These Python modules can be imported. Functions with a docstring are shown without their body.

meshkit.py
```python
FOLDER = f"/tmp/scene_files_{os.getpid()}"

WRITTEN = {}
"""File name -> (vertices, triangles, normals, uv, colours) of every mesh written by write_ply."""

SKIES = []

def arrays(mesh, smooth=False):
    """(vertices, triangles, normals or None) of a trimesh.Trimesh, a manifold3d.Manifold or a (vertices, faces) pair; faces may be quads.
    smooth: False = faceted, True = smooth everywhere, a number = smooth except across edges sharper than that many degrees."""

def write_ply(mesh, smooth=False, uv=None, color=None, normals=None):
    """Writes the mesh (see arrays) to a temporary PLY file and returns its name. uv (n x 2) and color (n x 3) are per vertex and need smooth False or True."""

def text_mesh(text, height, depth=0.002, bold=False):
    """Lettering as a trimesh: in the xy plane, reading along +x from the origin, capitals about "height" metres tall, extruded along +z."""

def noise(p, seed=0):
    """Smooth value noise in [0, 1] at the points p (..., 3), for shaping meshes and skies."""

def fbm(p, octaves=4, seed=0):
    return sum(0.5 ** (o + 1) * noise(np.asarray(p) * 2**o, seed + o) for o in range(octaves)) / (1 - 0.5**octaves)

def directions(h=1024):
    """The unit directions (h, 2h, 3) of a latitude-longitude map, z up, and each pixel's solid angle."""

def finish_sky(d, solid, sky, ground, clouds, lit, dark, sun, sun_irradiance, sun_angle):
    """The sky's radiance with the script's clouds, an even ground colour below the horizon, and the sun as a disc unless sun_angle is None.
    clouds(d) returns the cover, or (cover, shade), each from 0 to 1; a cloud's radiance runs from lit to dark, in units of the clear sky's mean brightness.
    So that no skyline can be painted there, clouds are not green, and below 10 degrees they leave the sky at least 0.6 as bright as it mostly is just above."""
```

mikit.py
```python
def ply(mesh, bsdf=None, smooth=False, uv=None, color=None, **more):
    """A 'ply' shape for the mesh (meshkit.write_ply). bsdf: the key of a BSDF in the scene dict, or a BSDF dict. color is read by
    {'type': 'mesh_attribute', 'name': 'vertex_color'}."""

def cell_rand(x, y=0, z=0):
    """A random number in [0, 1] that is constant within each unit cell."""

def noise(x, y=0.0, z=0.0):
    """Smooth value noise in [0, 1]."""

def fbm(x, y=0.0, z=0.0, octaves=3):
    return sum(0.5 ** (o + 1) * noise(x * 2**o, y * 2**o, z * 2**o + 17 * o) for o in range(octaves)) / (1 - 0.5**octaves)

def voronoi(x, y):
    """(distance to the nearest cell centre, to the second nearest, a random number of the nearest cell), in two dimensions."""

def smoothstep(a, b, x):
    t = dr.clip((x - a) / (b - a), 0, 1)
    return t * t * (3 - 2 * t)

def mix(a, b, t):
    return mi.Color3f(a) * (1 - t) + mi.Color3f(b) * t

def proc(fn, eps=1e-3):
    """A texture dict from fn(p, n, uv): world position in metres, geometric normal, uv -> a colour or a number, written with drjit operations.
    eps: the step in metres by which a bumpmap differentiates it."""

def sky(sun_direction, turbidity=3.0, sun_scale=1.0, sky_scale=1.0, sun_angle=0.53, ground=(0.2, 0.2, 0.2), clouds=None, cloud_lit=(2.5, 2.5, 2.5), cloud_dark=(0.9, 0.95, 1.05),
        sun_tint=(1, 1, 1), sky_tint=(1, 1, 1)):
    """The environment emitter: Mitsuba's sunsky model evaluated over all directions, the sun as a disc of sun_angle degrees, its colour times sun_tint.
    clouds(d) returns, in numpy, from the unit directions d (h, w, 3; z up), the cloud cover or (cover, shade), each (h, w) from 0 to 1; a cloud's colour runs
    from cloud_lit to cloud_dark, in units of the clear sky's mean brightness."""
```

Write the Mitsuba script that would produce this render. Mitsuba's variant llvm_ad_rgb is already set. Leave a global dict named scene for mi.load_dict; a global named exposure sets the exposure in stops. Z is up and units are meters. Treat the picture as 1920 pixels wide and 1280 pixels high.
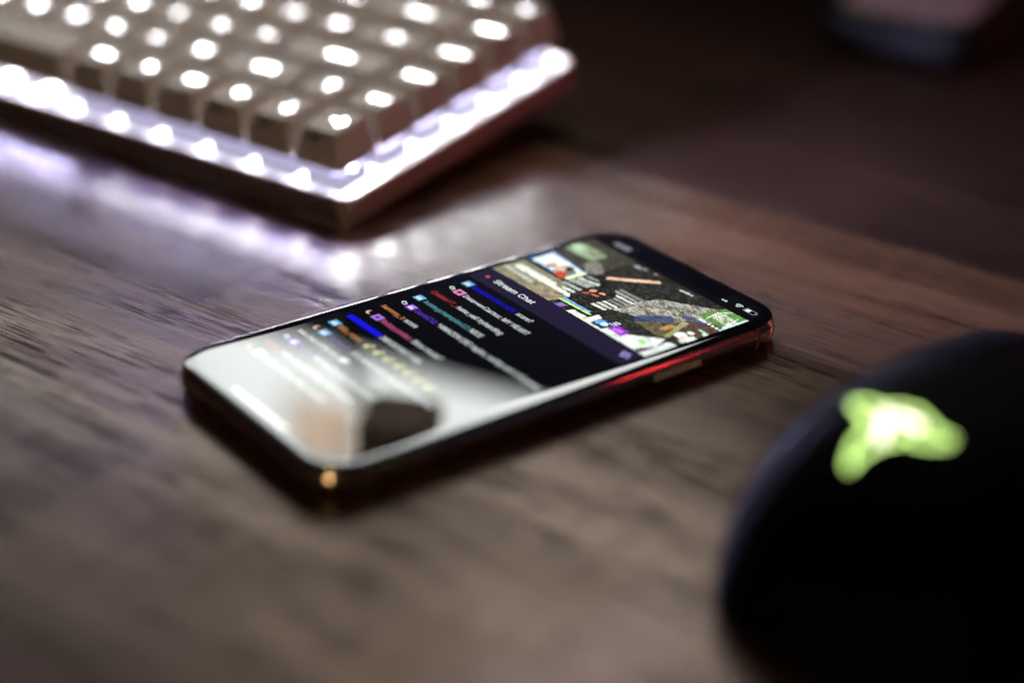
import math, random
import numpy as np, trimesh
import drjit as dr
import mitsuba as mi
import mikit, meshkit
from shapely.geometry import Polygon, LineString, Point, box as sbox
from shapely import affinity, union_all

T = mi.ScalarTransform4f
MM = 0.001
scene, labels = {'type': 'scene'}, {}
exposure = 0.0

# ------------------------------------------------------------------ camera, lights
CAM = np.array([324.56, -251.17, 214.09])
FW = np.array([-0.69748672, 0.55582499, -0.45229509])
DN = np.array([0.3758792, -0.25359873, -0.89129261])
scene['camera'] = {
    'type': 'thinlens', 'fov': 2 * math.degrees(math.atan(960 / 3448.44)), 'fov_axis': 'x',
    'to_world': T().look_at(origin=(CAM * MM).tolist(), target=((CAM + FW * 100) * MM).tolist(), up=(-DN).tolist()),
    'aperture_radius': 12.4 * MM, 'focus_distance': 475.0 * MM, 'near_clip': 0.01, 'far_clip': 50.0}
# what a dark room still gives back from every side
scene['room_light'] = {'type': 'constant', 'radiance': {'type': 'rgb', 'value': [0.010, 0.0065, 0.0085]}}

MON_L = 6.2                    # white page on the computer monitor
LED_L = (46.0, 44.5, 58.0)     # light of each key's lens
EDGE_L = (175.0, 172.0, 315.0)     # light that leaves the outer keys sideways
LEGEND_L = (20.0, 20.5, 21.5)  # lit key legends
LAMP_L = (30.0, 20.5, 11.5)  # bulb of the desk lamp behind the camera
RED_L = (23.0, 0.7, 0.9)      # red light bar at the right


# ------------------------------------------------------------------ helpers
def rgb(v):
    return {'type': 'rgb', 'value': list(map(float, v))}


def emit(v, w=1.0):
    return {'type': 'area', 'radiance': rgb(v) if not isinstance(v, dict) else v, 'sampling_weight': float(w)}


def numbered(key):
    if key not in scene and key not in labels and not any(k.startswith(key + '__') for k in scene):
        return key
    n = 1
    while True:
        k = f'{key}_{n:03d}'
        if k not in scene and k not in labels and not any(q.startswith(k + '__') for q in scene):
            return k
        n += 1


_count = {}


def add(name, mesh, bsdf, parent=None, smooth=False, uv=None, color=None, **more):
    key = (parent + '__' if parent else '') + name
    n = _count.get(key, -1) + 1
    _count[key] = n
    if n:
        key = f'{key}_{n:03d}'
    m = mesh
    if isinstance(mesh, trimesh.Trimesh):
        m = mesh.copy()
        m.apply_scale(MM)
    elif isinstance(mesh, tuple):
        m = (np.asarray(mesh[0], float) * MM, mesh[1])
    scene[key] = mikit.ply(m, bsdf, smooth, uv=uv, color=color, **more)
    return key


def tag(key, label, category, group=None, kind=None):
    labels[key] = {'label': label, 'category': category}
    if group:
        labels[key]['group'] = group
    if kind:
        labels[key]['kind'] = kind


def ring(hx, hy, r, n=8, cx=0.0, cy=0.0, extra=False):
    """rounded rectangle outline, counter-clockwise; extra: more points on the straight sides, so that shading stays flat there"""
    r = max(r, 1e-3)
    out = []
    for k, (sx, sy) in enumerate(((1, 1), (-1, 1), (-1, -1), (1, -1))):
        for i in range(n + 1):
            a = math.pi / 2 * (k + i / n)
            out.append((cx + sx * (hx - r) + r * math.cos(a), cy + sy * (hy - r) + r * math.sin(a)))
        if extra:
            k2 = (k + 1) % 4
            tx, ty = ((1, 1), (-1, 1), (-1, -1), (1, -1))[k2]
            a = math.pi / 2 * (k + 1)
            p = np.array(out[-1])
            q = np.array((cx + tx * (hx - r) + r * math.cos(a), cy + ty * (hy - r) + r * math.sin(a)))
            L = np.linalg.norm(q - p)
            for d in (.5, 2.0, L * .3, L * .7, L - 2.0, L - .5):
                out.append(tuple(p + (q - p) * d / L))
    return np.array(out)


def skin(rings, cap_bottom=True, cap_top=True):
    """rings: list of (n,3) arrays -> closed trimesh"""
    n = len(rings[0])
    v = np.vstack(rings)
    f = []
    for k in range(len(rings) - 1):
        a, b = k * n, (k + 1) * n
        for i in range(n):
            j = (i + 1) % n
            f += [(a + i, a + j, b + j), (a + i, b + j, b + i)]
    if cap_bottom:
        c = len(v)
        v = np.vstack([v, rings[0].mean(0)])
        f += [(c, (i + 1) % n, i) for i in range(n)]
    if cap_top:
        c = len(v)
        v = np.vstack([v, rings[-1].mean(0)])
        b = (len(rings) - 1) * n
        f += [(c, b + i, b + (i + 1) % n) for i in range(n)]
    return trimesh.Trimesh(v, np.array(f), process=False)


def z3(xy, z):
    return np.column_stack([xy, np.broadcast_to(z, len(xy))])


def rbox(x0, x1, y0, y1, z0, z1, r=2.0, c=0.5, n=4):
    """box with rounded upright edges and chamfered top and bottom"""
    hx, hy, cx, cy = (x1 - x0) / 2, (y1 - y0) / 2, (x0 + x1) / 2, (y0 + y1) / 2
    R = lambda d, z: z3(ring(hx - d, hy - d, max(r - d, 0.05), n, cx, cy), z)
    return skin([R(c, z0), R(0, z0 + c), R(0, z1 - c), R(c * .3, z1 - c * .3), R(c, z1)])


def flat(poly, z, th=0.02):
    """shapely polygon(s) as a thin sheet with its top at z"""
    ps = [g for g in getattr(poly, 'geoms', [poly]) if g.geom_type == 'Polygon' and g.area > 1e-6]
    m = trimesh.util.concatenate([trimesh.creation.extrude_polygon(g, th, engine='earcut') for g in ps])
    m.apply_translation([0, 0, z - th])
    return m


def letters(text, cap, x0, yc, z, width=None, bold=False, th=0.02):
    """lettering lying flat, capitals 'cap' mm tall, centred on the line y = yc, from x0, stretched to 'width' if given"""
    m = meshkit.text_mesh(text, cap, th, bold)
    b = m.bounds
    s = 1.0 if width is None else width / (b[1][0] - b[0][0])
    m.vertices = m.vertices * [s, 1, 1] + [x0 - b[0][0] * s, yc - cap / 2, z - th]
    return m


def move(m, M):
    m = m.copy()
    m.apply_transform(M)
    return m


def yawM(deg, at=(0, 0, 0)):
    M = trimesh.transformations.rotation_matrix(math.radians(deg), [0, 0, 1])
    M[:3, 3] = at
    return M


YAW = 17.28      # the desk's planks, the keyboard and the monitor all run this way
cA, sA = math.cos(math.radians(YAW)), math.sin(math.radians(YAW))

# ------------------------------------------------------------------ materials
N, F = mikit.noise, mikit.fbm


def wood(tone, seed):
    lo, hi = tone

    def col(p, n, uv):
        a = (p.x * cA + p.y * sA) * 1000
        b = (-p.x * sA + p.y * cA) * 1000
        warp = F(a * 0.008 + seed, b * 0.035, 0.0, 3)
        bands = F(a * 0.004 + seed * 3, b * 0.14 + warp * 1.3, seed, 3)
        fine = N(a * 0.045 + seed, b * 1.5, seed) * 0.6 + N(a * 0.10, b * 3.6, seed + 5) * 0.4
        pore = mikit.smoothstep(0.62, 0.84, N(a * 0.10 + 9, b * 2.9, 2.0)) * mikit.smoothstep(0.36, 0.60, F(a * 0.012, b * 0.12, seed + 8, 2))
        t = mikit.smoothstep(0.22, 0.78, bands * 0.72 + fine * 0.28)
        c = mikit.mix(lo, hi, t)
        return c * (1.0 - 0.72 * pore)

    return col


def wood_rough(p, n, uv):
    a = (p.x * cA + p.y * sA) * 1000
    b = (-p.x * sA + p.y * cA) * 1000
    pore = mikit.smoothstep(0.66, 0.90, N(a * 0.10 + 9, b * 2.9, 2.0)) * mikit.smoothstep(0.35, 0.65, F(a * 0.012, b * 0.12, 8.0, 2))
    streak = mikit.smoothstep(0.25, 0.75, F(a * 0.016, b * 0.10, 1.0, 3))
    return 0.23 + 0.10 * streak + 0.05 * N(a * 0.06, b * 1.8, 4.0) + 0.3 * pore


TONES = [((0.052, 0.0265, 0.0145), (0.118, 0.063, 0.034)),
         ((0.037, 0.0182, 0.0105), (0.082, 0.042, 0.0235)),
         ((0.020, 0.0100, 0.0066), (0.045, 0.0235, 0.0145)),
         ((0.072, 0.036, 0.0180), (0.155, 0.082, 0.042))]


def pores(p, n, uv):
    a = (p.x * cA + p.y * sA) * 1000
    b = (-p.x * sA + p.y * cA) * 1000
    m = mikit.smoothstep(0.36, 0.62, F(a * 0.012, b * 0.12, 8.0, 2))
    k = mikit.smoothstep(0.58, 0.80, N(a * 0.085 + 9, b * 2.5, 2.0)) * (.25 + .75 * m)
    k2 = mikit.smoothstep(0.62, 0.82, N(a * 0.17 + 31, b * 4.3, 5.0)) * (.3 + .7 * m)
    return dr.minimum(.78 * k + .4 * k2, .85)


scene['pore_wood'] = {'type': 'diffuse', 'reflectance': rgb((0.010, 0.006, 0.004))}
PORES = mikit.proc(pores)
for i, t in enumerate(TONES):
    t = [[q * .92 for q in c] for c in t]
    scene[f'wood_{i}'] = {'type': 'blendbsdf', 'weight': PORES, 
                          'bsdf_0': {'type': 'principled', 'base_color': mikit.proc(wood(t, 3.1 + 7.7 * i)), 'roughness': mikit.proc(wood_rough), 'specular': (0.335, 0.30, 0.235, 0.36)[i], 'spec_tint': 0.55},
                          'bsdf_1': {'type': 'ref', 'id': 'pore_wood'}}

scene['screen_glass'] = {'type': 'plastic', 'diffuse_reflectance': rgb((0.004, 0.004, 0.005)), 'specular_reflectance': rgb((0.89, 0.955, 1.0)), 'int_ior': 1.86}
scene['phone_metal'] = {'type': 'roughconductor', 'distribution': 'ggx', 'alpha': 0.025, 'eta': rgb((0.55, 0.78, 1.15)), 'k': rgb((3.0, 2.6, 2.1)), 'specular_reflectance': 0.9}
scene['phone_button'] = {'type': 'principled', 'base_color': rgb((0.92, 0.84, 0.66)), 'roughness': 0.5, 'metallic': 0.2}
scene['antenna_plastic'] = {'type': 'principled', 'base_color': rgb((0.16, 0.12, 0.09)), 'roughness': 0.4}
scene['back_glass'] = {'type': 'principled', 'base_color': rgb((0.02, 0.02, 0.02)), 'roughness': 0.25}


def key_col(p, n, uv):
    x = F(p.x * 900, p.y * 900, p.z * 900, 2)
    return mi.Color3f(0.66, 0.61, 0.57) * (0.9 + 0.2 * x)


scene['keycap'] = {'type': 'principled', 'base_color': mikit.proc(key_col), 'roughness': 0.5, 'specular': 0.4}
scene['front_ink'] = {'type': 'diffuse', 'reflectance': rgb((0.03, 0.028, 0.03))}
scene['plate_white'] = {'type': 'diffuse', 'reflectance': rgb((0.05, 0.05, 0.055))}
scene['switch_plastic'] = {'type': 'diffuse', 'reflectance': rgb((0.004, 0.004, 0.005))}
scene['stem_plastic'] = {'type': 'principled', 'base_color': rgb((0.35, 0.10, 0.06)), 'roughness': 0.4}
scene['case_metal'] = {'type': 'principled', 'base_color': rgb((0.62, 0.52, 0.43)), 'roughness': 0.45, 'metallic': 1.0}
scene['rubber'] = {'type': 'principled', 'base_color': rgb((0.012, 0.012, 0.013)), 'roughness': 0.8}


def mouse_col(p, n, uv):
    return mi.Color3f(0.0022, 0.0025, 0.0030) * (0.8 + 0.4 * F(p.x * 1500, p.y * 1500, p.z * 1500, 2))


scene['mouse_plastic'] = {'type': 'principled', 'base_color': mikit.proc(mouse_col), 'roughness': 0.65, 'specular': 0.02}
scene['black_plastic'] = {'type': 'principled', 'base_color': rgb((0.004, 0.004, 0.004)), 'roughness': 0.5, 'specular': 0.15}
scene['dark_metal'] = {'type': 'principled', 'base_color': rgb((0.06, 0.06, 0.065)), 'roughness': 0.35, 'metallic': 0.6}
scene['pale_top'] = {'type': 'principled', 'base_color': rgb((0.45, 0.37, 0.39)), 'roughness': 0.5}
scene['lamp_white'] = {'type': 'principled', 'base_color': rgb((0.7, 0.66, 0.6)), 'roughness': 0.5}
scene['mic_ring'] = {'type': 'principled', 'base_color': rgb((0.04, 0.10, 0.32)), 'roughness': 0.3}
scene['mic_body'] = {'type': 'principled', 'base_color': rgb((0.58, 0.44, 0.23)), 'roughness': 0.5}

# ------------------------------------------------------------------ desk: planks of staves, running along YAW
rnd = random.Random(11)
DESK = 'desk'
edges = [-330, -262, -204, -138, -80, -21.5, 30, 82, 133, 187, 241, 293, 348, 402, 458, 520]
A0, A1 = -900, 620
fixed = {  # strip index -> joints (a) and tones
    3: ([-36], {-1: 2, 0: 0}),
    4: ([-330, 210], {-1: 1, 0: 0, 1: 1}),
    5: ([-80], {-1: 2, 0: 1}),
    6: ([-260, 150], {-1: 0, 0: 0, 1: 1}),
    7: ([-120, 300], {-1: 1, 0: 3, 1: 0}),
    8: ([-420, 40], {-1: 1, 0: 2, 1: 2}),
    9: ([-200, 260], {-1: 2, 0: 2, 1: 2}),
}
for s in range(len(edges) - 1):
    b0, b1 = edges[s], edges[s + 1]
    if s in fixed:
        js, tn = fixed[s]
        cuts = [A0] + js + [A1]
        tones = [tn[k - 1] for k in range(len(cuts) - 1)]
    else:
        cuts = [A0]
        while cuts[-1] < A1 - 420:
            cuts.append(cuts[-1] + rnd.uniform(260, 520))
        cuts.append(A1)
        tones = [rnd.choice((0, 1, 2, 1) if s < 9 else (2, 1, 2)) for _ in cuts[1:]]
    for k in range(len(cuts) - 1):
        m = rbox(cuts[k] + .02, cuts[k + 1] - .02, b0 + .02, b1 - .02, -32, 0, 0.05, 0.05, 1)
        add('plank', move(m, yawM(YAW)), f'wood_{tones[k]}', DESK)
tag(DESK, 'dark walnut-toned desk top of glossy wooden staves under the phone, keyboard and mouse', 'desk')

# ------------------------------------------------------------------ smartphone (its own axes are the world's)
PH = 'smartphone'
tag(PH, 'smartphone lying face up on the desk with a lit chat and video screen', 'phone')
W, H, R = 35.45, 71.8, 11.0


def prof(pts, n=14):
    return [z3(ring(W - d, H - d, R - d, n, 0, 0, True), z) for d, z in pts]


side = []
for k in range(15):
    a = -math.pi / 2 + math.pi * k / 14
    side.append((2.7 - 2.7 * math.cos(a) ** 0.85 if abs(a) < 1.5707 else 2.7, 3.72 + 3.42 * math.sin(a)))
side = [(d, z) for d, z in side if not (z > 3.8 and d > 0.95)]
side.append((1.02, 7.02))
add('frame', skin(prof([(2.9, 0.28)] + side + [(1.3, 6.98)]), 'phone_metal' and True, True), 'phone_metal', PH, smooth=40)
add('back_glass', skin(prof([(3.6, 0.0), (2.7, 0.12), (2.5, 0.32)])), 'back_glass', PH, smooth=40)
gl = [(1.0, 6.9), (0.92, 7.12)]
for k in range(1, 8):
    a = math.pi / 2 * k / 7
    gl.append((0.92 + 3.2 * (1 - math.cos(a)), 7.12 + 0.56 * math.sin(a)))
add('cover_glass', skin(prof(gl)), 'screen_glass', PH, smooth=35)
# side button, antenna lines
add('side_button', rbox(35.1, 35.82, 24.2, 39.6, 2.75, 4.75, .35, .3), 'phone_button', PH, smooth=30)


def band(y0, y1, sx):
    o = [(W - d + 0.03, z) for d, z in side]
    v = np.array([[sx * x, y, z] for y in (y0, y1) for x, z in o])
    n = len(o)
    f = []
    for i in range(n - 1):
        f += [(i, n + i, n + i + 1), (i, n + i + 1, i + 1)]
    f = np.array(f)
    return trimesh.Trimesh(v, f if sx < 0 else f[:, ::-1], process=False)


scene['antenna_twosided'] = {'type': 'twosided', 'bsdf': scene.pop('antenna_plastic')}
for sx in (1, -1):
    for y in (59.6, -59.6):
        add('antenna_line', band(y - .55, y + .55, sx), 'antenna_twosided', PH)

ZT = 7.68
active = Polygon(ring(31.2, 67.55, 6.4, 12)).difference(Polygon(ring(17.3, 5.2, 2.6, 6, 0, 67.55)))
SC = add('screen', flat(active, ZT + .03), 'screen_glass', PH, emitter=emit((0.0022, 0.0022, 0.0034), .2))
labels[SC] = {'label': 'lit display showing a video, a purple header bar and rows of chat'}
scene[SC + '__x'] = None
del scene[SC + '__x']


def lit(name, mesh, c, z=None, w=.3):
    return add(name, mesh, 'screen_glass', SC, emitter=emit(c, w))


# --- header bar
lit('header_bar', flat(sbox(-31.2, 16.6, 31.2, 24.6), ZT + .06), (0.0165, 0.0125, 0.036))
WHITE = (0.80, 0.86, 0.84)
lit('header_title', letters('Stream Chat', 1.95, -24.2, 20.5, ZT + .09, 16.4, True), WHITE)
lit('live_dot', flat(Point(-27.4, 20.3).buffer(.62), ZT + .09), (0.85, 0.10, 0.10))
ic = union_all([Point(26.6 + dx, 21.0 + dy).buffer(.62) for dx, dy in ((0, .7), (1.5, .9), (.7, -.6))] + [Point(28.9, 20.6).buffer(.55)])
lit('header_icon', flat(ic, ZT + .09), (0.42, 0.36, 0.75))

# --- chat rows: (y, [(kind, x0, x1, text, colour)])
BLUE = (0.008, 0.008, 0.75)
SKY, PINK, PURP, DEEP = (0.12, 0.42, 0.68), (0.85, 0.26, 0.48), (0.20, 0.07, 0.55), (0.10, 0.015, 0.36)
TXT = (0.86, 0.95, 0.93)
rows = [
    (13.3, [('crown', -28.2, -25.2, SKY), ('t', -24.4, -6.3, 'BANANACRACKER:', BLUE), ('t', -5.4, 0.4, 'score?', TXT)]),
    (8.3, [('swirl', -28.2, -25.9, (.55, .65, .55)), ('star', -25.3, -22.2, PINK), ('t', -21.4, 5.4, 'DwarvenCactus: MY HEART', TXT)]),
    (2.9, [('t', -28.2, -17.4, 'ChefenYT_:', (0.55, 0.05, 0.03)), ('t', -16.9, 1.6, 'haha yall tryharding', TXT)]),
    (-2.2, [('crown', -28.4, -25.4, SKY), ('t', -24.3, -5.2, 'hotdogchampion12:', (0.12, 0.42, 0.46)), ('t', -4.6, 0.0, 'NICE', TXT)]),
    (-7.2, [('swirl', -27.8, -25.6, (.6, .6, .75)), ('clap', -24.9, -21.9, PURP), ('t', -21.3, -12.3, 'GarkiCQ:', (0.13, 0.05, 0.62)),
            ('t', -11.6, 29.8, '*AMAZON (DE) region, variety and chill gamer', TXT)]),
    (-12.5, [('t', -28.4, -18.9, 'hemmy_t:', (0.80, 0.33, 0.11)), ('t', -18.2, -13.4, 'score', TXT)]),
    (-17.6, [('moon', -28.2, -26.0, (.75, .5, .35)), ('gem', -25.0, -21.9, (.38, .20, .68)), ('t', -21.2, -8.4, 'Robbysmiles:', (0.68, 0.12, 0.30)), ('t', -7.6, 4.2, 'Slow mode?', TXT)]),
    (-22.9, [('bar', -28.6, -14.3, BLUE), ('t', -13.7, 2.9, 'IMPORTANT FAN!', TXT)]),
    (-28.2, [('crown', -28.3, -25.3, SKY), ('t', -24.6, -14.2, 'Billy_roper:', (0.72, 0.30, 0.08)), ('notes', -12.6, 15.4, (.72, .74, .24))]),
    (-33.3, [('moon', -28.2, -26.0, (.75, .5, .35)), ('crown', -25.2, -22.2, SKY), ('t', -21.5, -11.6, 'foxhunter:', DEEP), ('t', -11.0, 23.2, 'GG please drop the soccer ball next', TXT)]),
    (-37.5, [('t', -28.6, -10.6, 'was crazy at the very', TXT), ('blob', -9.9, -7.0, (.75, .78, .78))]),
    (-42.2, [('swirl', -28.3, -26.0, (.6, .6, .75)), ('clap', -25.0, -22.0, PURP), ('t', -21.2, -14.9, 'noodle:', (0.08, 0.10, 0.55)), ('t', -14.2, 12.2, 'that was the best round today', TXT)]),
    (-47.2, [('t', -28.2, -21.3, 'zebra_k:', (0.72, 0.16, 0.18)), ('t', -20.6, 10.5, 'who is watching from home', TXT)]),
    (-52.3, [('moon', -28.4, -26.2, (.75, .5, .35)), ('crown', -25.0, -21.8, (.55, .7, .85)), ('t', -20.8, 6.0, 'hello from the north', TXT)]),
]


def gem(cx, cy, s):
    return Polygon([(cx - s, cy), (cx, cy + s), (cx + s, cy), (cx, cy - s)])


for y, items in rows:
    for it in items:
        k, x0, x1 = it[:3]
        cx = (x0 + x1) / 2
        if k == 't':
            lit('chat_text', letters(it[3], 1.75, x0, y, ZT + .06, x1 - x0, False), it[4])
        elif k == 'bar':
            m = flat(affinity.translate(Polygon(ring((x1 - x0) / 2, 1.0, .4, 4)), cx, y), ZT + .06)
            lit('name_bar', m, it[3])
        elif k in ('crown', 'star', 'clap', 'gem'):
            sq = sbox(x0, y - 1.35, x1, y + 1.35)
            lit('chat_badge', flat(sq, ZT + .06), it[3])
            if k == 'crown':
                g = Polygon([(cx - 1, y - .75), (cx + 1, y - .75), (cx + 1.05, y + .6), (cx + .45, y - .05), (cx, y + .75), (cx - .45, y - .05), (cx - 1.05, y + .6)])
                c = (.75, .85, .9)
            elif k == 'clap':
                g = union_all([sbox(cx - 1, y - .8, cx + 1, y + .2), Polygon([(cx - 1, y + .4), (cx + 1, y + .8), (cx + 1, y + 1.05), (cx - 1, y + .7)])])
                c = (.8, .75, .9)
            elif k == 'star':
                g = Polygon([(cx + (1.0 if i % 2 else .5) * math.cos(i * math.pi / 6), y + (1.0 if i % 2 else .5) * math.sin(i * math.pi / 6)) for i in range(12)])
                c = (.08, .01, .04)
            else:
                g, c = gem(cx, y, .75), (.09, .03, .2)
            lit('badge_sign', flat(g, ZT + .09), c)
        elif k == 'swirl':
            g = union_all([Point(cx - .35, y + .2).buffer(.75), Point(cx + .5, y - .1).buffer(.7)]).difference(Point(cx + .1, y - .05).buffer(.38))
            lit('chat_emote', flat(g, ZT + .06), it[3])
        elif k == 'moon':
            g = Point(cx, y).buffer(1.05).difference(Point(cx + .55, y + .45).buffer(.95))
            lit('chat_emote', flat(g, ZT + .06), it[3])
        elif k == 'blob':
            lit('chat_emote', flat(union_all([Point(cx - .5, y).buffer(1.1), Point(cx + .6, y + .1).buffer(1.0)]), ZT + .06), it[3])
        elif k == 'notes':
            for i in range(7):
                ex = x0 + 1.2 + i * (x1 - x0 - 2.4) / 6
                g = union_all([Point(ex - .35, y - .55).buffer(.8), sbox(ex + .1, y - .3, ex + .5, y + 1.25), Polygon([(ex + .1, y + 1.3), (ex + 1.25, y + 1.0), (ex + 1.25, y + .3), (ex + .5, y + .6)])])
                lit('chat_emote', flat(g, ZT + .06), it[3])
lit('home_bar', flat(affinity.translate(Polygon(ring(12.0, .5, .45, 5)), 0.8, -66.3), ZT + .06), (0.95, 1.05, 1.02))
# --- status bar
lit('clock_text', letters('16:02', 1.8, -25.3, 63.4, ZT + .06, 5.9, True), (.62, .58, .68))
lit('signal_dots', flat(union_all([Point(18.2, 63.1).buffer(.4), Point(19.2, 63.2).buffer(.45)]), ZT + .06), (.6, .75, .68))
wf = union_all([Point(23.2, 62.9).buffer(r_).difference(Point(23.2, 62.9).buffer(r_ - .45)) for r_ in (.75, 1.45, 2.1)]).intersection(Polygon([(23.2, 62.6), (20.9, 66), (25.5, 66)]))
lit('wifi_sign', flat(wf, ZT + .06), (.55, .68, .62))
bt = affinity.translate(Polygon(ring(2.0, .95, .35, 4)), 27.4, 64.0)
lit('battery_sign', flat(union_all([bt.difference(affinity.scale(bt, .88, .76)), sbox(29.5, 63.7, 29.75, 64.3)]), ZT + .06), (.32, .36, .36))
lit('battery_level', flat(sbox(25.9, 63.3, 27.4, 64.7), ZT + .062), (.8, .9, .88))

# --- the video picture, a flat moving-picture frame on the display
_v = mikit


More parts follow.
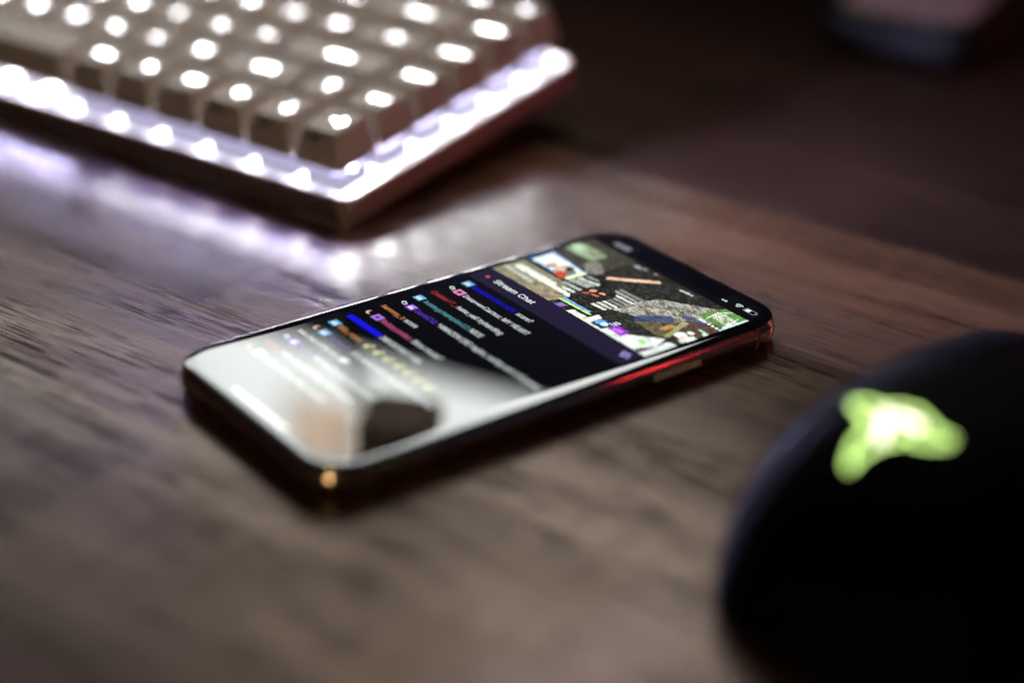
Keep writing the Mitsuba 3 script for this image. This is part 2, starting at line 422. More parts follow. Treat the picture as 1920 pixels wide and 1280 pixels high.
def game(p, n, uv):
    x = uv.x + .007 * (F(uv.x * 70, uv.y * 45, 11.0, 2) - .5)
    y = uv.y + .012 * (F(uv.x * 75, uv.y * 45, 12.0, 2) - .5)
    S = _v.smoothstep

    def tri(*pts):  # convex polygon mask
        k = mi.Float(1.0)
        area = sum(pts[i][0] * pts[(i + 1) % len(pts)][1] - pts[(i + 1) % len(pts)][0] * pts[i][1] for i in range(len(pts)))
        sg = 1.0 if area > 0 else -1.0
        for i in range(len(pts)):
            (ax, ay), (bx, by) = pts[i], pts[(i + 1) % len(pts)]
            d = sg * ((bx - ax) * (y - ay) - (by - ay) * (x - ax)) / math.hypot(bx - ax, by - ay)
            k = dr.minimum(k, S(-0.004, 0.004, d))
        return k

    def cap(ax, ay, bx, by, r):
        # aspect: x is 62.4 mm wide, y 35.2 mm
        px, py, dx, dy = (x - ax) * 1.77, y - ay, (bx - ax) * 1.77, by - ay
        t = dr.clip((px * dx + py * dy) / max(dx * dx + dy * dy, 1e-9), 0, 1)
        return 1 - S(r * .75, r * 1.2, dr.sqrt(dr.square(px - dx * t) + dr.square(py - dy * t)))

    def put(c, col, m):
        return c * (1 - m) + mi.Color3f(col) * m

    g1, g2, g3 = F(x * 26, y * 20, 1.0, 3), F(x * 90, y * 60, 2.0, 2), N(x * 14, y * 9, 3.0)
    c = mi.Color3f(0.012, 0.013, 0.010) * (0.5 + 1.3 * g1)                                   # dark back wall
    c = put(c, mi.Color3f(0.05, 0.045, 0.03) * (.4 + 1.2 * g2), tri((0, .5), (.3, .58), (.3, 1), (0, 1)) * .75)
    c = put(c, mi.Color3f(.26, .33, .20) * (.5 + g1), cap(.03, .79, .15, .80, .085) * S(.3, .6, g1 + .15))
    c = put(c, (.42, .60, .42), cap(.025, .80, .05, .80, .045))
    c = put(c, mi.Color3f(.20, .19, .16) * (.5 + g2), cap(.22, .68, .27, .62, .07) * .8)
    # stone ground
    gnd = tri((.56, .20), (.585, .42), (.64, .70), (.88, .97), (1.0, .9), (1.0, .55), (.80, .42), (.74, .28))
    rock = S(.30, .72, .55 * F(x * 30 + y * 12, y * 34, 5.0, 3) + .45 * F(x * 110, y * 90, 6.0, 2))
    c = put(c, _v.mix((.10, .085, .06), (.40, .41, .36), rock) * (.55 + .7 * g3), gnd)
    # left wooden floor and slats
    c = put(c, mi.Color3f(.22, .20, .12) * (.6 + .8 * g1), tri((0, 0), (.39, 0), (.41, .16), (.28, .30), (0, .30)))
    for k, (ax, ay, bx, by, r, q) in enumerate(((.05, .20, .27, .20, .04, 1), (.27, .185, .40, .185, .022, 1), (.02, .12, .2, .1, .02, .6), (.32, .24, .40, .25, .018, .8), (.29, .30, .39, .31, .02, .5),
                                                (.285, .375, .385, .41, .035, .45), (.295, .44, .385, .477, .02, .75), (.30, .51, .37, .53, .014, .4))):
        c = put(c, mi.Color3f(.66, .72, .64) * q, cap(ax, ay, bx, by, r))
    c = put(c, mi.Color3f(.27, .20, .14) * (.4 + g1), tri((.257, .03), (.375, 0), (.394, .15), (.263, .16)) * .7)
    for k in range(8):                                                                       # slatted wall right of the middle
        yy = .235 + .047 * k
        q = (.75, .62, .70, .22, .30, .72, .34, .22)[k]
        c = put(c, mi.Color3f(.78, .80, .72) * q, cap(.455 + .004 * k, yy, .585 + .005 * k, yy + .012, .016))
        c = put(c, (.02, .02, .015), cap(.455, yy + .024, .60, yy + .036, .008))
    # bottom white edge of the floor
    c = put(c, mi.Color3f(.66, .70, .60) * (.8 + .3 * g1), tri((.50, .0), (.53, .12), (.60, .16), (.80, .06), (.80, 0)))
    c = put(c, mi.Color3f(.70, .76, .70) * (.8 + .3 * g1), tri((.80, .0), (.80, .10), (.93, .30), (.97, .10), (.98, 0)))
    c = put(c, (.03, .028, .02), cap(.945, .03, .965, .13, .03))
    c = put(c, mi.Color3f(.68, .74, .70), tri((.965, .0), (1.0, .0), (1.0, .30), (.955, .28)) * .85)
    # brown hut with blue band and planks
    c = put(c, mi.Color3f(.075, .045, .03) * (.5 + g2), tri((.83, .45), (.86, .64), (.97, .73), (1.0, .7), (1.0, .45), (.92, .38)))
    c = put(c, (.03, .05, .12), cap(.74, .37, .80, .52, .06) * .9)
    c = put(c, (.03, .05, .13), cap(.83, .66, .92, .70, .03) * .8)
    c = put(c, mi.Color3f(.10, .085, .04) * (.4 + 1.3 * g2), tri((.74, .30), (.79, .44), (.93, .40), (.90, .28)) * .85)
    c = put(c, (.40, .20, .06), cap(.855, .40, .857, .47, .030))
    c = put(c, (.26, .25, .10), cap(.872, .55, .915, .34, .022))
    c = put(c, (.30, .30, .13), cap(.868, .58, .876, .545, .028))
    for bx, by, br, bc in ((.935, .43, .045, (.75, .8, .76)), (.962, .41, .03, (.7, .55, .42)), (.945, .51, .024, (.8, .72, .62)), (.985, .46, .03, (.8, .85, .84)), (.99, .41, .02, (.7, .8, .8)), (.99, .58, .02, (.6, .7, .7)), (.975, .37, .02, (.5, .55, .55))):
        c = put(c, bc, cap(bx, by, bx + .008, by, br))
    c = put(c, (.35, .62, .45), cap(.945, .60, .975, .60, .010))
    # small map in the top corner
    mp = tri((.835, .76), (.862, 1.0), (1.0, 1.0), (1.0, .745))
    c = put(c, _v.mix((.045, .12, .03), (.14, .30, .07), F(x * 60, y * 40, 9.0, 2)), mp)
    c = put(c, (.72, .70, .58), cap(.885, .77, .872, .90, .006) * mp)
    c = put(c, (.72, .70, .58), cap(.872, .90, .905, .99, .006) * mp)
    c = put(c, (.72, .70, .58), cap(.99, .75, .975, .86, .007) * mp)
    c = put(c, (.72, .70, .58), cap(.975, .86, .965, .95, .007) * mp)
    c = put(c, (.85, .82, .76), cap(.905, .87, .965, .86, .06) * S(.40, .56, N(x * 330, y * 190, 4.0)) * S(.25, .45, F(x * 60, y * 40, 14.0, 2)))
    c = put(c, (.45, .68, .70), cap(1.0, .75, 1.0, 1.0, .022))
    for k in range(6):
        c = put(c, (.85, .88, .86), cap(.878 + .024 * k, .72, .880 + .024 * k, .72, .014))
    # camera inset at the left
    c = put(c, (.015, .07, .20), tri((.0, .33), (.28, .33), (.285, .555), (.0, .60)))
    ins = tri((.02, .36), (.268, .35), (.272, .53), (.02, .575))
    c = put(c, mi.Color3f(.70, .78, .76), ins)
    c = put(c, (.04, .05, .05), tri((.16, .36), (.262, .36), (.262, .46), (.2, .52), (.16, .44)) * .85)
    c = put(c, (.60, .40, .28), cap(.165, .43, .17, .46, .05))
    c = put(c, (.035, .028, .02), cap(.185, .50, .20, .47, .028))
    c = put(c, (.45, .06, .02), cap(.205, .365, .235, .36, .04))
    c = put(c, (.30, .08, .04), cap(.118, .40, .122, .42, .035) * .8)
    c = put(c, (.68, .82, .42), cap(.262, .37, .264, .52, .024))
    # dark figure from behind with a long pale stick
    c = put(c, (.010, .009, .008), tri((.39, .20), (.385, .42), (.43, .54), (.50, .50), (.525, .42), (.505, .18), (.45, .12)))
    c = put(c, (.010, .009, .008), cap(.345, .585, .45, .50, .045))
    c = put(c, (.010, .009, .008), cap(.30, .56, .36, .61, .02))
    c = put(c, (.75, .28, .17), cap(.415, .375, .423, .39, .018))
    c = put(c, (.75, .30, .18), cap(.46, .405, .47, .41, .017))
    c = put(c, (.45, .12, .07), cap(.445, .34, .47, .35, .012))
    c = put(c, (.42, .10, .06), cap(.41, .30, .425, .33, .012))
    c = put(c, (.80, .52, .36), cap(.362, .625, .512, .885, .022))
    # bars, icons and captions along the edge
    c = put(c, (.008, .008, .012), tri((.40, .06), (.41, .16), (.61, .17), (.60, .06)))
    c = put(c, (.42, .80, .22), cap(.40, .098, .585, .108, .012))
    c = put(c, (.16, .32, .72), cap(.405, .128, .565, .132, .012))
    c = put(c, (.22, .11, .42), tri((.424, .0), (.43, .062), (.468, .062), (.46, .0)))
    c = put(c, (.01, .02, .05), tri((.64, .03), (.645, .15), (.735, .19), (.715, .02)))
    c = put(c, (.12, .38, .75), cap(.662, .085, .668, .095, .035))
    c = put(c, (.45, .70, .9), cap(.688, .085, .692, .095, .026))
    for k in range(3):
        c = put(c, (.8, .8, .8), cap(.70, .13 + .025 * k, .725, .135 + .025 * k, .006))
    c = put(c, (.20, .02, .42), tri((.722, .07), (.724, .15), (.80, .165), (.812, .06)))
    c = put(c, (.48, .15, .75), cap(.75, .10, .78, .11, .02))
    c = put(c, (.20, .62, .10), cap(.885, .135, .905, .125, .022))
    c = put(c, (.42, .40, .42), cap(.333, .940, .358, .945, .016) * .8)
    c = put(c, (.42, .40, .42), cap(.375, .958, .388, .962, .012) * .8)
    c = put(c, (.42, .40, .46), cap(.445, .965, .448, .967, .014) * .7)
    c = put(c, (.5, .52, .52), cap(.625, .935, .69, .945, .012) * .9)
    n1, n2 = F(x * 260, y * 160, 7.0, 2), F(x * 60, y * 40, 8.0, 3)
    c = c * (0.18 + 0.95 * n1 + 0.75 * n2)
    c = c + mi.Color3f(.030, .028, .022) * S(.45, .75, F(x * 95, y * 60, 15.0, 3)) * (1 - S(.2, .5, mi.luminance(c)))
    return dr.maximum(c, 0) * 1.45


vm = (np.array([[-31.2, 24.6, ZT + .06], [31.2, 24.6, ZT + .06], [31.2, 59.9, ZT + .06], [-31.2, 59.9, ZT + .06]]), np.array([[0, 1, 2], [0, 2, 3]]))
VK = add('video_picture', vm, 'screen_glass', SC, uv=np.array([[0, 0], [1, 0], [1, 1], [0, 1.0]]), emitter=emit(mikit.proc(game), 1.0))

# ------------------------------------------------------------------ keyboard
KB = 'keyboard'
tag(KB, 'compact mechanical keyboard with pale keycaps and glowing white backlight behind the phone', 'keyboard')
ORI, TILT = np.array([-92.3, 15.5, 18.6]), 6.26
KM = np.eye(4)
KM[:3, :3] = (trimesh.transformations.rotation_matrix(math.radians(YAW), [0, 0, 1]) @ trimesh.transformations.rotation_matrix(math.radians(TILT), [1, 0, 0]))[:3, :3]
KM[:3, 3] = ORI
U = 19.05
KX0, KX1, KY0, KY1 = -16 * U - 3.9, 3.9, -2.4, 118.2
ZR, ZP = -9.7, -11.0   # rim and plate, below the keycaps' lower edge
ccx, ccy, chx, chy = (KX0 + KX1) / 2, (KY0 + KY1) / 2, (KX1 - KX0) / 2, (KY1 - KY0) / 2


def cring(d, z, r=5.5):
    return z3(ring(chx - d, chy - d, max(r - d, .4), 8, ccx, ccy), z)


def cfloor(d, up):
    q = cring(d, 0)
    q[:, 2] = -18.75 + up
    return q


case = skin([cfloor(.7, 0.0), cfloor(.2, .3), cfloor(0, .9), cring(0, ZR - 1.0), cring(.25, ZR - .3), cring(.8, ZR), cring(1.5, ZR), cring(1.6, ZP - .6)])
add('case', move(case, KM), 'case_metal', KB, smooth=35)
for fx in (KX0 + 40, KX1 - 40):
    add('foot', move(rbox(fx - 12, fx + 12, KY1 - 22, KY1 - 10, -18.45 - 10.6, -18.3, 2, .5), KM), 'rubber', KB, smooth=30)
plate = skin([cring(1.62, ZP - .9), cring(1.62, ZP)])


KI = np.linalg.inv(KM)


def glow(p, n, uv):
    # light-guide plate: hot spots over its lights, which sit between the switches
    x, y = uv.x * (KX1 - KX0) + KX0, uv.y * (KY1 - KY0) + KY0
    gx, gy = x / U, y / U
    dx, dy = (gx - dr.round(gx)) * U, (gy - .06 - dr.round(gy - .06)) * U
    d2 = dr.square(dx * .85) + dr.square(dy)
    c = 0.70 + .7 * mikit.smoothstep(-11, -2, x) + 3.2 * dr.exp(-d2 / 19.0) + .25 * N(x * .35, y * .35, 2.0)
    # the lights' tubes between the front keys and between the rows
    c = c + 26.0 * dr.exp(-dr.square(dx / 1.8)) * mikit.smoothstep(2.5, 6.0, y) * (1 - mikit.smoothstep(U - 3, U, y))
    c = c + 26.0 * dr.exp(-dr.square((dy + 1.1) / 1.8)) * mikit.smoothstep(6.0, 12.0, y) * (1 - mikit.smoothstep(-6.0, -2.5, x))
    return mi.Color3f(0.97, 0.93, 1.14) * c


pv = plate.vertices
PK = add('plate', move(plate, KM), 'plate_white', KB, uv=np.column_stack([(pv[:, 0] - KX0) / (KX1 - KX0), (pv[:, 1] - KY0) / (KY1 - KY0)]), emitter=emit(mikit.proc(glow), 8))

KEYS = [
    [(1, '→'), (1, '↓'), (1, '←'), (1, 'ctrl'), (1, 'fn'), (1, 'cmd'), (6.25, ''), (1.25, 'cmd'), (1.25, 'opt'), (1.25, 'ctrl')],
    [(1, 'end'), (1, '↑'), (1.75, 'shift'), (1, '? /'), (1, '> .'), (1, '< ,'), (1, 'M'), (1, 'N'), (1, 'B'), (1, 'V'), (1, 'C'), (1, 'X'), (1, 'Z'), (2.25, 'shift')],
    [(1, 'home'), (2.25, 'enter'), (1, '" \''), (1, ': ;'), (1, 'L'), (1, 'K'), (1, 'J'), (1, 'H'), (1, 'G'), (1, 'F'), (1, 'D'), (1, 'S'), (1, 'A'), (1.75, 'caps')],
    [(1, 'pgdn'), (1.5, '| \\'), (1, '} ]'), (1, '{ ['), (1, 'P'), (1, 'O'), (1, 'I'), (1, 'U'), (1, 'Y'), (1, 'T'), (1, 'R'), (1, 'E'), (1, 'W'), (1, 'Q'), (1.5, 'tab')],
    [(1, 'pgup'), (2, 'back'), (1, '+ ='), (1, '_ -'), (1, ') 0'), (1, '( 9'), (1, '* 8'), (1, '& 7'), (1, '^ 6'), (1, '% 5'), (1, '$ 4'), (1, '# 3'), (1, '@ 2'), (1, '! 1'), (1, '~ `')],
    [(1, 'sun'), (1, 'del'), (1, 'snap')] + [(1, f'F{k}') for k in range(12, 0, -1)] + [(1, 'esc')],
]
TOPH = [8.3, 8.0, 8.0, 8.6, 9.6, 9.8]         # height of each row's keytops
TOPT = [3.0, 2.0, -1.0, -4.0, -7.0, -7.0]     # their tilt, degrees


def keycap(w, r):
    hx, hy = w * U / 2 - .5, U / 2 - .5
    h, t = TOPH[r], math.tan(math.radians(TOPT[r]))
    rings = [z3(ring(hx - .1, hy - .1, .9, 3), -2.6), z3(ring(hx - .1, hy - .1, .9, 3), -2.1)]
    for k, (f, d) in enumerate(((.90, 0), (.975, .35), (1.0, .95))):
        q = z3(ring(hx - 2.55 * min(f, .96) - d, hy - 1.95 * min(f, .96) - d, 1.6, 3, 0, .55 * f), h * f)
        q[:, 2] += t * (q[:, 1] - .55)
        rings.append(q)
    q = rings[-1].copy()
    q[:, :2] = (q[:, :2] - [0, .55]) * .55 + [0, .55]
    q[:, 2] -= .28
    rings.append(q)
    return skin(rings)


def arrow(ch):
    g = union_all([LineString([(-2.5, 0), (2.2, 0)]).buffer(.5, cap_style=2), LineString([(.6, 1.7), (2.3, 0), (.6, -1.7)]).buffer(.5)])
    return affinity.rotate(g, {'→': 0, '↑': 90, '←': 180, '↓': 270}[ch], origin=(0, 0))


def legend(ch):
    """the legend centred on the origin, thin"""
    if ch in '→↑←↓' and ch:
        m = flat(arrow(ch), 0)
    elif ch == 'sun':
        m = flat(union_all([Point(0, 0).buffer(.75)] + [LineString([(1.15 * math.cos(a), 1.15 * math.sin(a)), (1.8 * math.cos(a), 1.8 * math.sin(a))]).buffer(.22) for a in np.arange(8) * math.pi / 4]), 0)
    else:
        cap = 3.9 if len(ch) == 1 else (3.4 if ' ' in ch else 2.9)
        m = meshkit.text_mesh(ch, cap, .03, True)
        c = m.bounds.mean(0)
        m.vertices -= [c[0], cap / 2 if len(ch) > 1 else c[1], 0]
        if m.extents[0] > 9.6:
            m.vertices *= [9.6 / m.extents[0], 1, 1]
    return m


cache, hot, lcache = {}, {}, {}
housing = rbox(-7, 7, -7, 7, ZP, -5.2, 1.0, .6, 2)
stem = trimesh.util.concatenate([trimesh.creation.box([4.2, 1.3, 5.3]), trimesh.creation.box([1.3, 4.2, 5.3])])
stem.apply_translation([0, 0, -2.5])


def sheet(p, q, out, zb=-5.1):
    """upright emitting face from p to q (x, y), between the housing and the keycap, facing 'out'"""
    v = np.array([[*p, zb], [*q, zb], [*q, -2.75], [*p, -2.75]], float)
    m = trimesh.Trimesh(v, [[0, 1, 2], [0, 2, 3]], process=False)
    if m.face_normals[0] @ np.array([*out, 0.0]) < 0:
        m.invert()
    return m


edge_front, edge_bar, edge_side = sheet((-9.0, -2.4), (9.0, -2.4), (0, -1), -4.4), sheet((-52, -.5), (52, -.5), (0, -1)), sheet((3.4, -5.5), (3.4, 5.5), (1, 0))
lens = flat(sbox(-6.2, 2.4, -1.5, 5.8), -5.17, .03)
for r, row in enumerate(KEYS):
    off = 0.0
    for w, ch in row:
        kx, ky = -(off + w / 2) * U, (r + .5) * U
        off += w
        M = KM @ trimesh.transformations.translation_matrix([kx, ky, 0])
        KK = add('key', move(keycap(w, r), M), 'keycap', KB, smooth=35)
        for dx in ((0,) if w < 2.2 else ((-11.9, 0, 11.9) if w < 4 else (-50, 0, 50))):
            if dx == 0:
                add('stem', move(stem, M @ trimesh.transformations.translation_matrix([dx, 0, 0])), 'stem_plastic', KB)
                add('switch', move(housing, M @ trimesh.transformations.translation_matrix([dx, 0, 0])), 'switch_plastic', KB, emitter=emit((.44, .41, .58), .3))
                SWK = [k for k in scene if k.startswith(KB + '__switch') and k.count('__') == 1][-1]
                if r == 0 or off == w:
                    q = (edge_front if w < 2 else edge_bar) if r == 0 else edge_side
                    add('led_lens', move(q, M), 'switch_plastic', SWK, emitter=emit(np.array(EDGE_L) * (22.0 if q is edge_side else (.32 if q is edge_bar else np.array((0.95, 0.88, 1.35)))), 1.5))
                    if r == 0 and off == w:
                        add('led_lens', move(edge_side, M), 'switch_plastic', SWK, emitter=emit(np.array(EDGE_L) * 14, 1.5))
                    continue
                add('led_lens', move(lens, M @ trimesh.transformations.translation_matrix([dx, 0, 0])), 'switch_plastic', SWK, emitter=emit(LED_L, .6))
        if ch:
            h, t = TOPH[r], TOPT[r]
            D = trimesh.transformations.translation_matrix([1.8, 0.9, h - .10 + math.tan(math.radians(t)) * .35]) @ trimesh.transformations.rotation_matrix(math.radians(t), [1, 0, 0])
            add('legend', move(legend(ch), M @ D), 'keycap', KK, emitter=emit(np.array(LEGEND_L) * rnd.uniform(.45, 1.1), .25))
        if r == 0 and off <= 3:
            g = affinity.translate(Polygon([(-1.1, .8), (1.1, .8), (.25, -.9), (-.25, -.9)]).buffer(.25), 0, 0)
            m = flat(g, 0.05, .1)
            ang = math.degrees(math.atan2(TOPH[0] * .9, 1.755 - .5))
            m.apply_transform(trimesh.transformations.rotation_matrix(math.radians(ang), [1, 0, 0]))
            m.apply_translation([-.4, -(U / 2 - .5) + 1.0, 5.6])
            add('front_mark', move(m, M), 'front_ink', KK)

# ------------------------------------------------------------------ computer mouse
MO = 'computer_mouse'
tag(MO, 'matte black computer mouse with a glowing green emblem on its palm rest', 'mouse')
MC, MYAW = np.array([122.5, 35.8, 0.0]), 14.5
ML = 128.0
MMx = yawM(MYAW, MC)      # local +y runs from the heel to the buttons


def mw(t):
    e = min(1.0, t / .30) ** .92
    q = 34.0 * (1 - (1 - e) ** 2.8) ** (1 / 2.9) if t < .30 else 34.0 - 2.8 * math.sin(math.pi * min(1, (t - .30) / .62))
    if t > .93:
        k = (t - .93) / .07
        q -= 9 * (1 - math.sqrt(max(0, 1 - k * k)))
    return max(q, .4)


def mh(t):
    if t < .40:
        e = t / .40
        return 41.5 * max(1 - (1 - e) ** 2.2, 0) ** .62
    k = (t - .40) / .60
    q = 41.5 - 21.5 * k ** 1.55
    if t > .95:
        q -= 9 * (1 - math.sqrt(max(0, 1 - ((t - .95) / .05) ** 2)))
    return q


def msurf(t, ph, lift=0.0):
    w, h = mw(t), mh(t)
    c, s = math.cos(ph), math.sin(ph)
    ex = 2 / 2.9
    x = (w + lift) * math.copysign(abs(c) ** ex, c)
    z = 1.2 + (h - 1.2 + lift) * abs(s) ** ex
    return [x, -ML / 2 + ML * t, z]


def mpatch(ts, phs, lift=0.0, close=True):
    v = np.array([msurf(t, p, lift) for t in ts for p in phs])
    n = len(phs)
    f = []
    for i in range(len(ts) - 1):
        for j in range(n - 1):
            a = i * n + j
            f += [(a, a + n, a + n + 1), (a, a + n + 1, a + 1)]
    return trimesh.Trimesh(v, np.array(f)[:, ::-1], process=False)


ts = np.concatenate([np.linspace(.001, .06, 9)[:-1], np.linspace(.06, .93, 50)[:-1], np.linspace(.93, 1, 9)])
ph = np.linspace(0, math.pi, 49)
v = []
for t in ts:
    arc = np.array([msurf(t, p) for p in ph])
    base = arc[[-1, 0]].copy()
    base[:, 2] = 0.4
    v.append(np.vstack([arc, base]))
shell = skin([a for a in v])
shell.invert() if shell.volume < 0 else None
add('body', move(shell, MMx), 'mouse_plastic', MO, smooth=40)


def thick(ts, phs, lift):
    a, b = mpatch(ts, phs, lift), mpatch(ts, phs, -.5)
    n, m = len(phs), len(ts)
    edge = list(range(n)) + [i * n + n - 1 for i in range(1, m)] + [(m - 1) * n + j for j in range(n - 2, -1, -1)] + [i * n for i in range(m - 2, 0, -1)]
    k = len(a.vertices)
    f = [t_ for i in range(len(edge)) for t_ in ((edge[i], edge[(i + 1) % len(edge)], k + edge[(i + 1) % len(edge)]), (edge[i], k + edge[(i + 1) % len(edge)], k + edge[i]))]
    q = trimesh.Trimesh(np.vstack([a.vertices, b.vertices]), np.vstack([a.faces, b.faces[:, ::-1] + k, np.array(f)]), process=False)
    trimesh.repair.fix_normals(q)
    return q


bt_ = np.linspace(.56, .985, 26)
add('button', move(thick(bt_, np.linspace(.62, 1.44, 14), .55), MMx), 'mouse_plastic', MO, smooth=35)
add('button', move(thick(bt_, np.linspace(1.70, 2.52, 14), .55), MMx), 'mouse_plastic', MO, smooth=35)
whl = trimesh.creation.cylinder(10.5, 6.5, sections=40)
whl.apply_transform(trimesh.transformations.rotation_matrix(math.pi / 2, [0, 1, 0]))
whl.apply_translation([0, -ML / 2 + ML * .84, 20.5])
WH = add('scroll_wheel', move(whl, MMx), 'rubber', MO, smooth=35)
for sx in (-1, 1):
    rg = trimesh.creation.annulus(9.4, 10.75, .8, sections=40)
    rg.apply_transform(trimesh.transformations.rotation_matrix(math.pi / 2, [0, 1, 0]))
    rg.apply_translation([sx * 2.6, -ML / 2 + ML * .84, 20.5])
    add('lit_ring', move(rg, MMx), 'black_plastic', WH, emitter=emit((.9, .28, .08), .2))
# emblem: three curling strokes round a knot, lit from inside, lying on the palm rest
strokes = [
    [(-11.5, 2.0), (-9.0, 2.8), (-6.0, 2.5), (-3.5, .5), (-2.5, -1.5)],
    [(-10.6, 1.0), (-7.5, -1.0), (-5.5, -3.5)],
    [(9.7, 1.8), (7.0, 1.6), (4.5, 3.0), (1.5, 4.5), (-2.0, 4.0), (-5.0, 2.5)],
    [(9.5, .6), (6.5, -1.2), (3.5, -2.0), (.8, -1.2)],
    [(-4.8, -11.0), (-3.8, -8.0), (-1.5, -5.0), (1.0, -3.0), (3.0, -.5)],
    [(-5.4, -10.4), (-6.2, -7.0), (-5.5, -3.5), (-3.8, -.5)],
]


def stretch(q):
    # the emblem is a little longer than wide
    k = .18 * (q[0] * .6 - q[1] * .795)
    return (q[0] + .6 * k, q[1] - .795 * k)


emb = union_all([LineString([stretch(q) for q in s_]).buffer(.5) for s_ in strokes])
em = flat(emb, 0, .5)
em = em.subdivide_to_size(1.2)
EC = np.array([-4.3, -ML / 2 + ML * .278 - 2.2])


def mz(x, y):
    t = min(max((y + ML / 2) / ML, .002), .999)
    w, h = mw(t), mh(t)
    k = max(0.0, 1 - abs(x / w) ** 2.9) ** (1 / 2.9)
    return 1.2 + (h - 1.2) * k


ev = em.vertices
ev2 = np.empty_like(ev)
for i, (x, y, z) in enumerate(ev):
    X, Y = EC[0] + x * math.cos(.0) - y * math.sin(.0), EC[1] + y * 1.0
    ev2[i] = [X, Y, mz(X, Y) + .12 + z * .3 + .15]
em.vertices = ev2
core = union_all([LineString([(-4.2, 1.6), (-2.6, -2.4), (-1.6, -4.6)]).buffer(.8), LineString([(-1.4, 1.6), (3.2, 1.0)]).buffer(.8)])
cm = flat(core, 0, .5).subdivide_to_size(1.2)
cv = cm.vertices.copy()
cm.vertices = np.array([[EC[0] + x, EC[1] + y, mz(EC[0] + x, EC[1] + y) + .34 + z * .3 + .15] for x, y, z in cv])
EB = add('emblem', move(em, MMx), 'black_plastic', MO, emitter=emit((1.75, 2.7, 0.70), .5))
add('emblem_core', move(cm, MMx), 'black_plastic', EB, emitter=emit((4.2, 3.7, 3.2), .5))
labels[EB] = {'label': 'glowing green three-armed emblem'}

# ------------------------------------------------------------------ dark rounded box at the far right
DB = 'desk_gadget'
tag(DB, 'dark rounded gadget with a pale pinkish top standing on the desk beyond the keyboard', 'gadget')
DM = yawM(25, (-127, 307, 0))
add('shell', move(rbox(-33, 33, -41, 41, 0, 15, 15, 5, 10), DM), 'black_plastic', DB, smooth=40)
add('top_pad', move(rbox(-25, 25, -33, 33, 15.003, 16.5, 10, .8, 10), DM), 'pale_top', DB, smooth=40)

# ------------------------------------------------------------------ computer monitor (out of frame, mirrored in the phone)
MN = 'computer_monitor'
tag(MN, 'computer monitor showing a white page, standing behind the keyboard', 'monitor')
MS = yawM(YAW + 9, (-425, 195, 0))    # local x along the screen, -y towards the keyboard; screen plane at y = 0
SX0, SX1, SZ0, SZ1 = -290, 262, 242, 560
sm = np.array([[SX0, 0, SZ0], [SX1, 0, SZ0], [SX1, 0, SZ1], [SX0, 0, SZ1]], float)
sm = trimesh.transform_points(sm, MS)


def page(p, n, uv):
    x, z = uv.x * (SX1 - SX0) + SX0, uv.y * (SZ1 - SZ0) + SZ0
    S = mikit.smoothstep

    def rect(x0, x1, z0, z1):
        return S(x0 - 1, x0 + 1, x) * (1 - S(x1 - 1, x1 + 1, x)) * S(z0 - 1, z0 + 1, z) * (1 - S(z1 - 1, z1 + 1, z))

    c = mi.Color3f(1.02, 0.99, 0.91)
    pic = rect(-4, 46, 272, 330)
    c = mikit.mix(c, mi.Color3f(.62, .52, .42) * (.5 + .8 * F(x * .05, z * .05, 2.0, 2)), pic)
    c = mikit.mix(c, mi.Color3f(.80, .42, .20), rect(10, 32, 280, 302) * .6)
    c = c * (1 - .28 * (1 - S(-110, -20, x)))                               # a grey column at the page's side
    top = 345 + 70 * S(-60, 120, x)
    c = c * (1 - .95 * S(top, top + 75, z) * (1 - .35 * S(120, 240, x)))   # a dark banner along the top of the page
    c = c * (1 + .18 * S(110, 190, x))
    return c * MON_L


SCM = add('screen', (sm, np.array([[0, 1, 2], [0, 2, 3]])), 'black_plastic', MN, uv=np.array([[0, 0], [1, 0], [1, 1], [0, 1.0]]), emitter=emit(mikit.proc(page), 60))
bz = [trimesh.creation.box(bounds=b) for b in (([SX0 - 9, -2, SZ0 - 20], [SX1 + 9, 22, SZ0]), ([SX0 - 9, -2, SZ1], [SX1 + 9, 22, SZ1 + 9]), ([SX0 - 9, -2, SZ0], [SX0, 22, SZ1]), ([SX1, -2, SZ0], [SX1 + 9, 22, SZ1]))]
bz.append(trimesh.creation.box(bounds=([SX0, 3, SZ0], [SX1, 22, SZ1])))
add('bezel', move(trimesh.util.concatenate(bz), MS), 'black_plastic', MN)
add('neck', move(rbox(-35, 35, 26, 62, 12, 420, 6, 2), MS), 'dark_metal', MN, smooth=40)
add('foot', move(rbox(-120, 120, -20, 120, 0, 12, 20, 3), MS), 'dark_metal', MN, smooth=40)

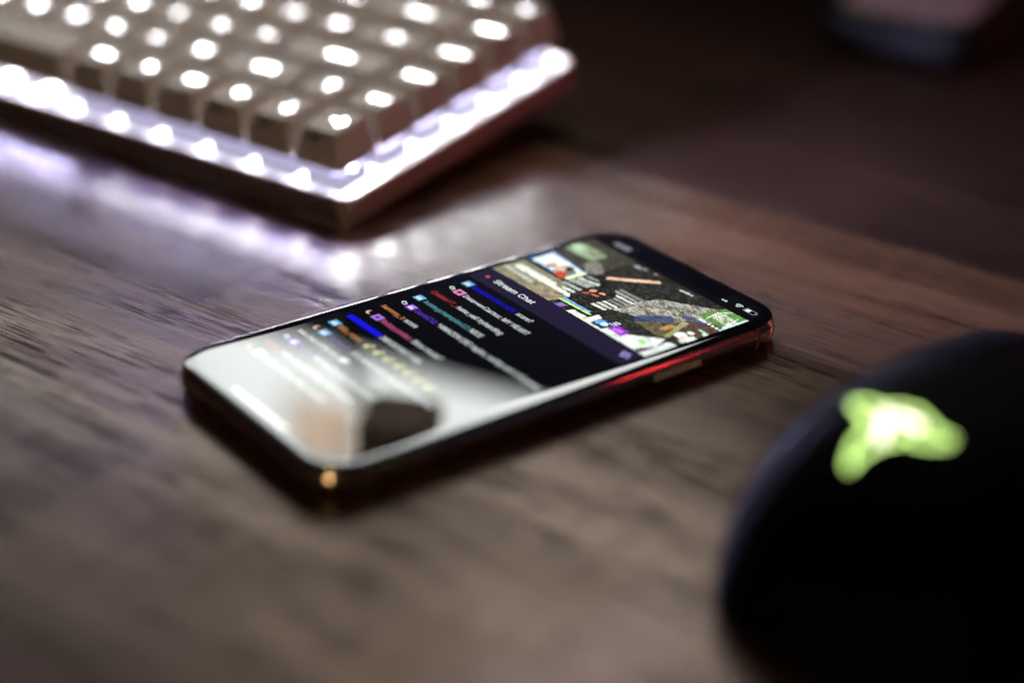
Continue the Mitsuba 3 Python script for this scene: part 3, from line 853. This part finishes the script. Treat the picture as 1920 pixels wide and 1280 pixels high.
# ------------------------------------------------------------------ boom microphone (out of frame, mirrored in the phone)
MI = 'microphone'
tag(MI, 'dark studio microphone hanging from a boom arm above the keyboard', 'microphone')
BM = yawM(40, (-115, 53, 0))
add('body', move(rbox(-12, 12, -12, 12, 99, 136, 2.5, 1.5, 8), BM), 'mic_body', MI, smooth=40)
add('ring', move(rbox(-12.5, 12.5, -12.5, 12.5, 116, 126, 2.5, 1, 8), BM), 'mic_ring', MI, smooth=40)
arm = trimesh.creation.cylinder(2.5, segment=[[-112, 56, 133], [-112, 56, 141]], sections=16)
arm2 = trimesh.creation.cylinder(2.5, segment=[[-112, 56, 141], [-330, 150, 150]], sections=16)
arm3 = trimesh.creation.cylinder(6, segment=[[-330, 150, 0], [-330, 150, 156]], sections=16)
arm2 = trimesh.util.concatenate([arm2, arm3])
add('arm', trimesh.util.concatenate([arm, arm2]), 'dark_metal', MI, smooth=40)
# ------------------------------------------------------------------ desk lamp behind the camera, red light bar at the right
LA = 'desk_lamp'
tag(LA, 'small desk lamp with a warm bulb behind the camera', 'lamp')
LP = np.array([560.0, -700.0, 118.0])
bulb = trimesh.creation.icosphere(3, 60.0)
bulb.apply_translation(LP)
add('globe', bulb, 'lamp_white', LA, smooth=True, emitter=emit(LAMP_L, 12))
add('stem', rbox(LP[0] - 4, LP[0] + 4, LP[1] - 4, LP[1] + 4, -20, LP[2] - 58, 3, 1), 'dark_metal', LA, smooth=40)
add('base', rbox(LP[0] - 60, LP[0] + 60, LP[1] - 60, LP[1] + 60, -32, -20, 55, 3, 12), 'dark_metal', LA, smooth=40)

RB = 'light_bar'
tag(RB, 'red light bar on a short stand at the side of the desk', 'lamp')
RM = yawM(18, (330, 246, 0))
add('tube', move(rbox(-6, 6, -16, 16, 114, 127, 5, 3, 6), RM), 'lamp_white', RB, smooth=40, emitter=emit(RED_L, 6))
add('stand', move(rbox(-5, 5, -5, 5, 8, 113, 3, 1), RM), 'dark_metal', RB, smooth=40)
add('foot', move(rbox(-35, 35, -35, 35, 0, 8, 12, 2), RM), 'dark_metal', RB, smooth=40)

SB = 'light_strip'
tag(SB, 'pink light tube standing far behind the desk gadget', 'lamp')
st = trimesh.creation.cylinder(9, segment=[[60, 900, 120], [60, 900, 520]], sections=24)
add('tube', st, 'lamp_white', SB, smooth=40, emitter=emit((30.0, 6.5, 9.0), 6))
add('foot', rbox(20, 100, 860, 940, -32, 0, 20, 3), 'dark_metal', SB, smooth=40)
add('holder', trimesh.creation.cylinder(12, segment=[[60, 900, -2], [60, 900, 119]], sections=24), 'dark_metal', SB, smooth=40)
